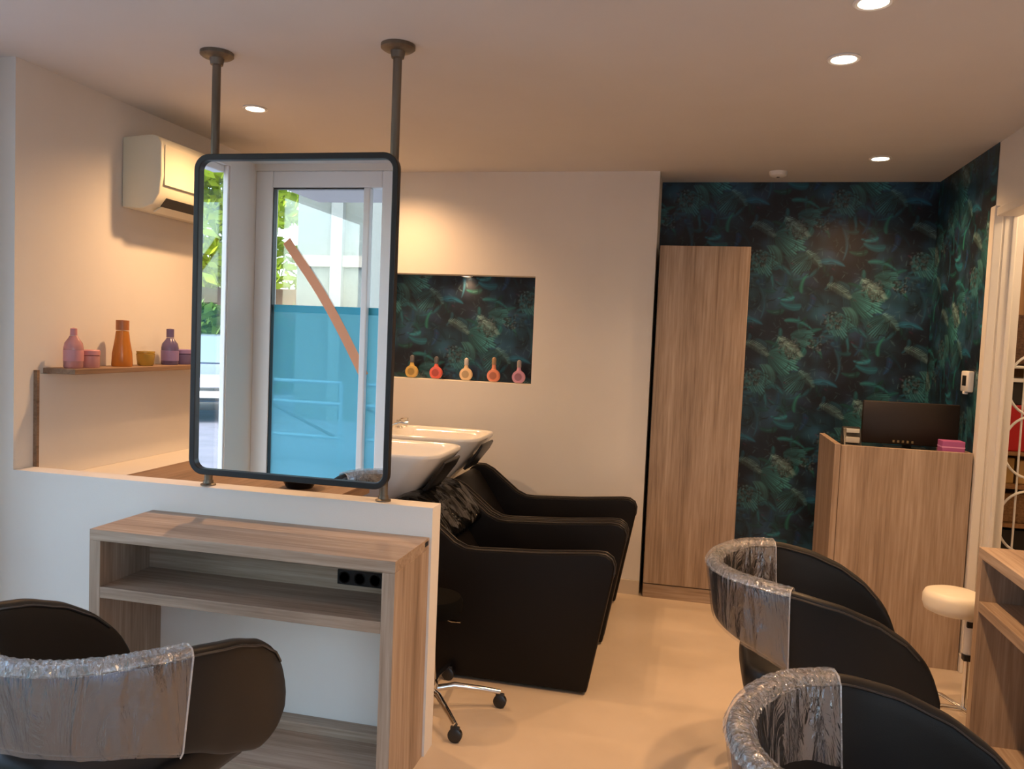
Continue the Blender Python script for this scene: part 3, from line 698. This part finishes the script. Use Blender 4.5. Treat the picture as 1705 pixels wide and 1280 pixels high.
# ------------------------------------------------------------------ air conditioner
ac = thing('air_conditioner', 'white wall-mounted air conditioner high on the left wall', 'air conditioner', (XL+.002,3.66,2.19))
prof = [(0,.155),(.150,.165),(.185,.155),(.203,.125),(.205,-.02),(.195,-.10),(.160,-.150),(.10,-.170),(0,-.165)]
MB().prism(prof, lambda u,v,d: Vector((u,d,v)), -.41,.41,.006,3).build('casing', m_acw, ac, angle=30)
MB().prism([(.207,.12),(.2095,.12),(.2095,-.06),(.207,-.06)], lambda u,v,d: Vector((u,d,v)), -.39,.39).build('front_panel', m_acw, ac, smooth=False)
MB().prism([(.192,-.112),(.196,-.114),(.166,-.152),(.160,-.151)], lambda u,v,d: Vector((u+.004,d,v-.003)), -.36,.36).build('air_outlet', m_blkpl, ac, smooth=False)
MB().prism([(.165,-.150),(.172,-.152),(.125,-.178),(.12,-.173)], lambda u,v,d: Vector((u,d,v)), -.35,.35).build('louver', m_acw, ac, smooth=False)

# ------------------------------------------------------------------ wall shelf with products
sh = thing('wall_shelf', 'thin brown wall shelf on the left wall, holding hair products', 'shelf', (XL,3.5,1.296))
MB().box((.0,-.70,-.022),(.155,.70,0),.002).build('shelf_board', m_woodshelf, sh, smooth=False)
mr = thing('wall_panel', 'pale wall panel with a dark edge strip, below the brown shelf', 'panel', (XL,3.5,1.05))
MB().box((.0,-.735,-.21),(.014,.70,.222),.002).build('panel_board', m_wall, mr, smooth=False)
MB().box((.0,-.748,-.21),(.018,-.736,.238)).build('edge_strip', m_woodshelf, mr, smooth=False)
def clear_bottle(name, col, rough=.2, tr=.45):
    m = mat(name, col, rough); bsdf(m).inputs['Transmission Weight'].default_value = tr; return m
m_pink = clear_bottle('pink_plastic',(.72,.38,.40)); m_pk2 = mat('rose_label',(.62,.28,.30),.4)
m_amb = clear_bottle('amber_plastic',(.70,.27,.04)); m_amb2 = mat('amber_cap',(.42,.15,.05),.3); m_gold = clear_bottle('gold_plastic',(.62,.42,.08))
m_pur = clear_bottle('purple_plastic',(.20,.16,.36)); m_pur2 = mat('purple_label',(.28,.20,.42),.4)
def product(name, label, cat, prof, m, y, capprof=None, mc=None, x=-2.53, lab=None, ml=None, grp='hair products on the wall shelf'):
    t = thing(name, label, cat, (x,y,1.2965), 0, grp)
    MB().lathe(prof, n=28).build('body', m, t)
    if capprof: MB().lathe(capprof, n=24).build('cap', mc or m, t)
    if lab: MB().lathe(lab, n=28).build('label_band', ml, t)
    return t
bt = [(.001,0),(.034,0),(.038,.006),(.038,.085),(.034,.105),(.020,.125),(.015,.135),(.001,.135)]
product('shampoo_bottle','pink rounded bottle at the left end of the brown wall shelf','bottle',bt,m_pink,2.872,[(.001,.136),(.014,.136),(.013,.165),(.001,.168)],m_pk2,lab=[(.0385,.03),(.0388,.03),(.0388,.075),(.0385,.075)],ml=m_pk2)
jar = [(.001,0),(.038,0),(.040,.004),(.040,.05),(.036,.053),(.001,.053)]
jc = [(.001,.054),(.041,.054),(.041,.072),(.037,.076),(.001,.076)]
product('cream_jar','squat rose-pink jar right beside the pink bottle','jar',jar,m_pink,2.965,jc,m_pk2)
amb = [(.001,0),(.042,0),(.045,.006),(.042,.06),(.032,.12),(.027,.16),(.001,.162)]
product('shampoo_bottle','tall tapering amber bottle on the brown wall shelf','bottle',amb,m_amb,3.165,[(.001,.163),(.028,.163),(.028,.208),(.001,.210)],m_amb2)
product('cream_jar','small gold-yellow jar right of the tall amber bottle','jar',[(.001,0),(.032,0),(.036,.004),(.042,.055),(.038,.058),(.001,.058)],m_gold,3.325,[(.001,.059),(.041,.059),(.041,.068),(.001,.070)],m_gold)
product('shampoo_bottle','purple rounded bottle on the wall shelf near the hanging mirror','bottle',[(a*1.08,z*.98) for a,z in bt],m_pur,3.505,[(.001,.134),(.018,.134),(.018,.175),(.001,.178)],m_pur,lab=[(.0415,.02),(.0418,.02),(.0418,.07),(.0415,.07)],ml=m_pur2)
product('cream_jar','small dark purple jar beside the purple bottle','jar',jar,m_pur,3.61,jc,m_pur2)

# ------------------------------------------------------------------ niche bottles
def niche_bottle(x, cname, col, capcol, h, label):
    t = thing('perfume_bottle', label, 'bottle', (x,YN+.055,NZ0+.001), 0, 'round bottles in the wall niche')
    m = mat(cname, col, .18, coat=.3)
    # flat round flask
    b = MB(); R = []
    for j in range(9):
        a = PI*j/8; hw = .018*math.cos(a); rad = .036+.006*math.sin(a) if 0 < j < 8 else .028
        R.append([Vector((rad*math.cos(2*PI*k/28), hw, .040+rad*math.sin(2*PI*k/28) if math.sin(2*PI*k/28) > -.86 else .040-.86*rad)) for k in range(28)])
    mn = min(p.z for r_ in R for p in r_)
    for r_ in R:
        for p in r_: p.z = max(p.z, .003)
    b.rings(R); b.build('flask', m, t, angle=50)
    MB().lathe([(.014,0),(.0235,0),(.0235,-.0015),(.014,-.0015)], c=(0,-.0185,.041), n=24, axis='Y').build('emblem', mat(cname+'_emblem',[c*.55 for c in col],.3), t)
    MB().lathe([(.001,.076),(.018,.076),(.0135,.086),(.011,h-.05),(.001,h-.05)], n=20).build('neck', m, t)
    MB().lathe([(.001,h-.05),(.0135,h-.05),(.0135,h-.014),(.008,h-.006),(.001,h-.004)], n=20).build('stopper', mat(cname+'_cap',capcol,.3), t)
    return t
niche_bottle(-1.752,'gold_glass',(.62,.42,.12),(.12,.12,.13),.150,'yellow round bottle in the wall niche, beside the hanging mirror')
niche_bottle(-1.590,'red_glass',(.75,.14,.10),(.10,.10,.11),.148,'red round bottle in the wall niche')
niche_bottle(-1.393,'cream_glass',(.85,.62,.36),(.55,.52,.50),.148,'cream-yellow round bottle, middle of the five in the niche')
niche_bottle(-1.215,'coral_glass',(.78,.28,.17),(.35,.22,.12),.160,'coral-orange round bottle in the wall niche')
niche_bottle(-1.055,'lilac_glass',(.60,.30,.42),(.30,.27,.28),.150,'lilac round bottle at the right end of the niche')

# ------------------------------------------------------------------ storeroom shelving behind the opening
su = thing('storage_shelving', 'wooden storage shelving seen through the opening at the right edge', 'shelving', (1.85,4.6,0))
MB().box((-.38,.18,0),(.5,.20,2.3)).build('back_panel', m_warmwood, su, smooth=False)
MB().box((-.38,-.15,0),(-.355,.18,2.3)).build('side_panel', m_warmwood, su, smooth=False)
MB().box((.475,-.15,0),(.5,.18,2.3)).build('side_panel', m_warmwood, su, smooth=False)
for z in (.10,.655,.85,1.018,1.385): MB().box((-.355,-.15,z),(.475,.18,z+.018)).build('shelf_board', m_warmwood if z < 1.3 else m_white, su, smooth=False)
def sitem(name, label, cat, a, b_, m):
    t = MB().box((0,0,0),tuple(q-p for p,q in zip(a,b_)),.006).build(name, m, None, smooth=False); t.location = a; tag(t, label, cat); return t
sitem('red_box','plain red box on the storage shelving, below the black box','box',(1.51,4.47,1.037),(2.05,4.72,1.270),mat('red_card',(.50,.008,.012),.5))
sitem('black_box','black box on the storage shelving, above the red box','box',(1.51,4.47,1.271),(2.05,4.72,1.383),m_blkpl)
sitem('brown_basket','dark brown basket on the top of the storage shelving','basket',(1.51,4.47,1.475),(1.95,4.70,1.72),mottle(mat('brown_wicker',rough=.8),(.05,.022,.01),(.14,.07,.035),(60,60,90),bump=.5))
sitem('glass_shelf','thin pale shelf edge above the brown basket base','shelf',(1.50,4.45,1.452),(2.3,4.74,1.466),m_white)
sitem('tan_carton','tan carton on the storage shelving, under the red box','carton',(1.51,4.50,.869),(1.60,4.68,1.0),mat('tan_card',(.52,.32,.10),.5))
sitem('tan_carton','yellowish carton next to the tan carton on storage shelving','carton',(1.62,4.50,.869),(1.74,4.68,.99),mat('yellow_card',(.60,.38,.14),.5))
sitem('wicker_box','brown woven box on the storage shelving, below the cartons','basket',(1.51,4.48,.674),(1.92,4.70,.822),mottle(mat('tan_wicker',rough=.8),(.18,.09,.035),(.34,.19,.08),(70,70,110),bump=.5))
sitem('black_crate','black crate on the lowest part of the storage shelving','crate',(1.51,4.47,.119),(1.95,4.72,.64),m_blkpl)
rk = thing('wire_rack', 'white wire rack of stacked hoops standing before the storage shelving', 'rack', (1.597,4.30,0))
b = MB()
for z in (1.379,1.079,.714,.40): 
    b.tube([Vector((.125*math.cos(2*PI*k/40), 0, z+.15*math.sin(2*PI*k/40))) for k in range(40)], .006, 8, closed=True)
b.build('hoops', m_white, rk)
for x in (-.05,.05): MB().tube([(x,.01,0),(x,.01,1.52)],.005,8).build('upright', m_white, rk)
MB().box((-.12,-.09,0),(.12,.10,.012),.003).build('foot', m_white, rk)

# ------------------------------------------------------------------ street outside (seen in the mirror)
asph = mottle(mat('asphalt', rough=.9), (.15,.145,.17), (.20,.19,.23), (3,3,3))
struct(MB().box((-40,-40,-.25),(30,12,-.12)).build('ground', asph, smooth=False))
# car
cr = thing('car', 'blue-grey car with a white number plate, reflected in the mirror', 'car', (-8.9,-8.3,-.12), 0)
cr.rotation_euler = (0,0,math.atan2(.84,.55))
m_car = mat('car_paint',(.30,.34,.52),.2,.3,coat=.8)
body = [(2.0,.30),(2.05,.55),(1.95,.80),(1.15,.95),(.45,1.42),(-1.3,1.45),(-1.95,1.0),(-2.05,.55),(-1.95,.30)]
MB().prism(body, lambda u,v,d: Vector((u,d,v)), -.87,.87,.07,3).build('bodywork', m_car, cr, angle=35)
MB().prism([(1.16,.96),(.50,1.40),(.485,1.385),(1.13,.94)], lambda u,v,d: Vector((u+.03,d,v+.02)), -.70,.70,.004).build('windscreen', mat('car_glass',(.15,.2,.22),.08,coat=.5), cr)
MB().box((1.98,-.62,.38),(2.085,.62,.60),.02).build('grille', m_blkpl, cr)
MB().box((1.95,-.80,.22),(2.06,.80,.36),.02).build('bumper', m_blkpl, cr)
MB().box((2.086,-.26,.43),(2.095,.26,.54),.003).build('number_plate', mat('plate_white',(.85,.85,.85),.4), cr)
for s in (-1,1):
    MB().box((1.90,s*.66-.13,.62),(2.03,s*.66+.13,.78),.03).build('headlight', mat('lamp_glass',(.8,.82,.85),.1), cr)
    for x in (1.3,-1.3): MB().lathe([(.001,-.1),(.28,-.1),(.32,-.06),(.32,.06),(.28,.1),(.001,.1)], c=(x,s*.80,.32), n=28, axis='Y').build('wheel', m_blkpl, cr)
def foliage(name, label, cat, cx, cy, z0, z1, sx, sy, col1, col2, n=2600, size=.16, seed=1):
    rnd = random.Random(seed); m = mat(name+'_leaf_%d'%seed, rough=.6); mottle(m, col1, col2, (2.5,2.5,2.5))
    bsdf(m).inputs['Subsurface Weight'].default_value = 0
    b = MB()
    for k in range(n):
        a = rnd.random()*2*PI; q = rnd.random()**.4; z = z0+(z1-z0)*rnd.random(); bulge = .75+.25*math.sin(z*3+a*3)
        p = Vector((cx+sx*q*bulge*math.cos(a), cy+sy*q*bulge*math.sin(a), z))
        d = Vector((rnd.gauss(0,1),rnd.gauss(0,1),rnd.gauss(0,.7))).normalized(); e = d.orthogonal().normalized(); s = size*(.6+.8*rnd.random())
        vs = [b.bm.verts.new(p+v) for v in (-d*s, e*s*.45, d*s, -e*s*.45)]; b.bm.faces.new(vs)
    t = thing(name, label, cat, (0,0,0)); b.build('leaves', m, t, smooth=False)
    return t
tr1 = foliage('tree','bright yellow-green tree beyond the street, reflected in the mirror','tree',-13.5,-14.6,2.6,9.5,3.6,3.0,(.20,.32,.01),(.45,.55,.03),9000,.20,1)
MB().tube([(-13.5,-14.6,-.1),(-13.4,-14.5,5)],[.22,.12],10).build('trunk', mat('bark',(.12,.08,.05),.9), tr1)
foliage('hedge','green clipped hedge behind the parked car, reflected in the mirror','hedge',-12.3,-13.2,-.1,2.0,3.4,1.0,(.04,.12,.015),(.16,.28,.05),4200,.20,2)
tag(MB().box((-17.5,-15.6,-.1),(-9.0,-15.4,2.6),.02).build('garden_wall', mat('brown_render',(.2,.12,.08),.8), smooth=False),'brown garden wall under the tree, reflected in the mirror','wall')
bl = thing('building', 'pale grey facade across the street, reflected through the window', 'building', (-2.2,-8.2,-.12))
MB().box((-4.9,-.4,0),(4.5,0,7)).build('facade', mottle(mat('grey_render',rough=.9),(.085,.105,.10),(.12,.135,.125),(.6,.6,.6)), bl, smooth=False)
b = MB()
for x in (-4.2,-3.45,-2.0,-1.2,0.5): b.box((x,.001,0),(x+.22,.12,6.8))
b.build('pilasters', mat('pale_render',(.16,.18,.175),.8), bl, smooth=False)
MB().box((-4.9,.001,2.75),(4.5,.08,2.95)).build('cornice', mat('cream_render',(.20,.18,.15),.8), bl, smooth=False)
MB().box((-2.95,.001,.1),(-2.25,.06,2.5)).build('shop_door', mat('dull_brown_door',(.25,.20,.17),.6), bl, smooth=False)
m_barrier = mat('barrier_blue_grey', (.22,.27,.33), .5)
for k, x in enumerate((-4.55,-3.3)):
    t = thing('street_barrier', ('blue-grey street barrier with diagonal brace, outside at left','second blue-grey street barrier outside, nearer the door')[k], 'barrier', (x,-3.6,-.12), 0, 'street barriers')
    for z in (.35,.75,1.0): MB().tube([(-.5,0,z),(.5,0,z)],.022,8).build('rail', m_barrier, t)
    for xx in (-.5,.5): MB().tube([(xx,0,0),(xx,0,1.0)],.025,8).build('post', m_barrier, t)
    MB().tube([(-.5,0,.75),(.45,0,.35)],.018,8).build('brace', m_blkpl, t)
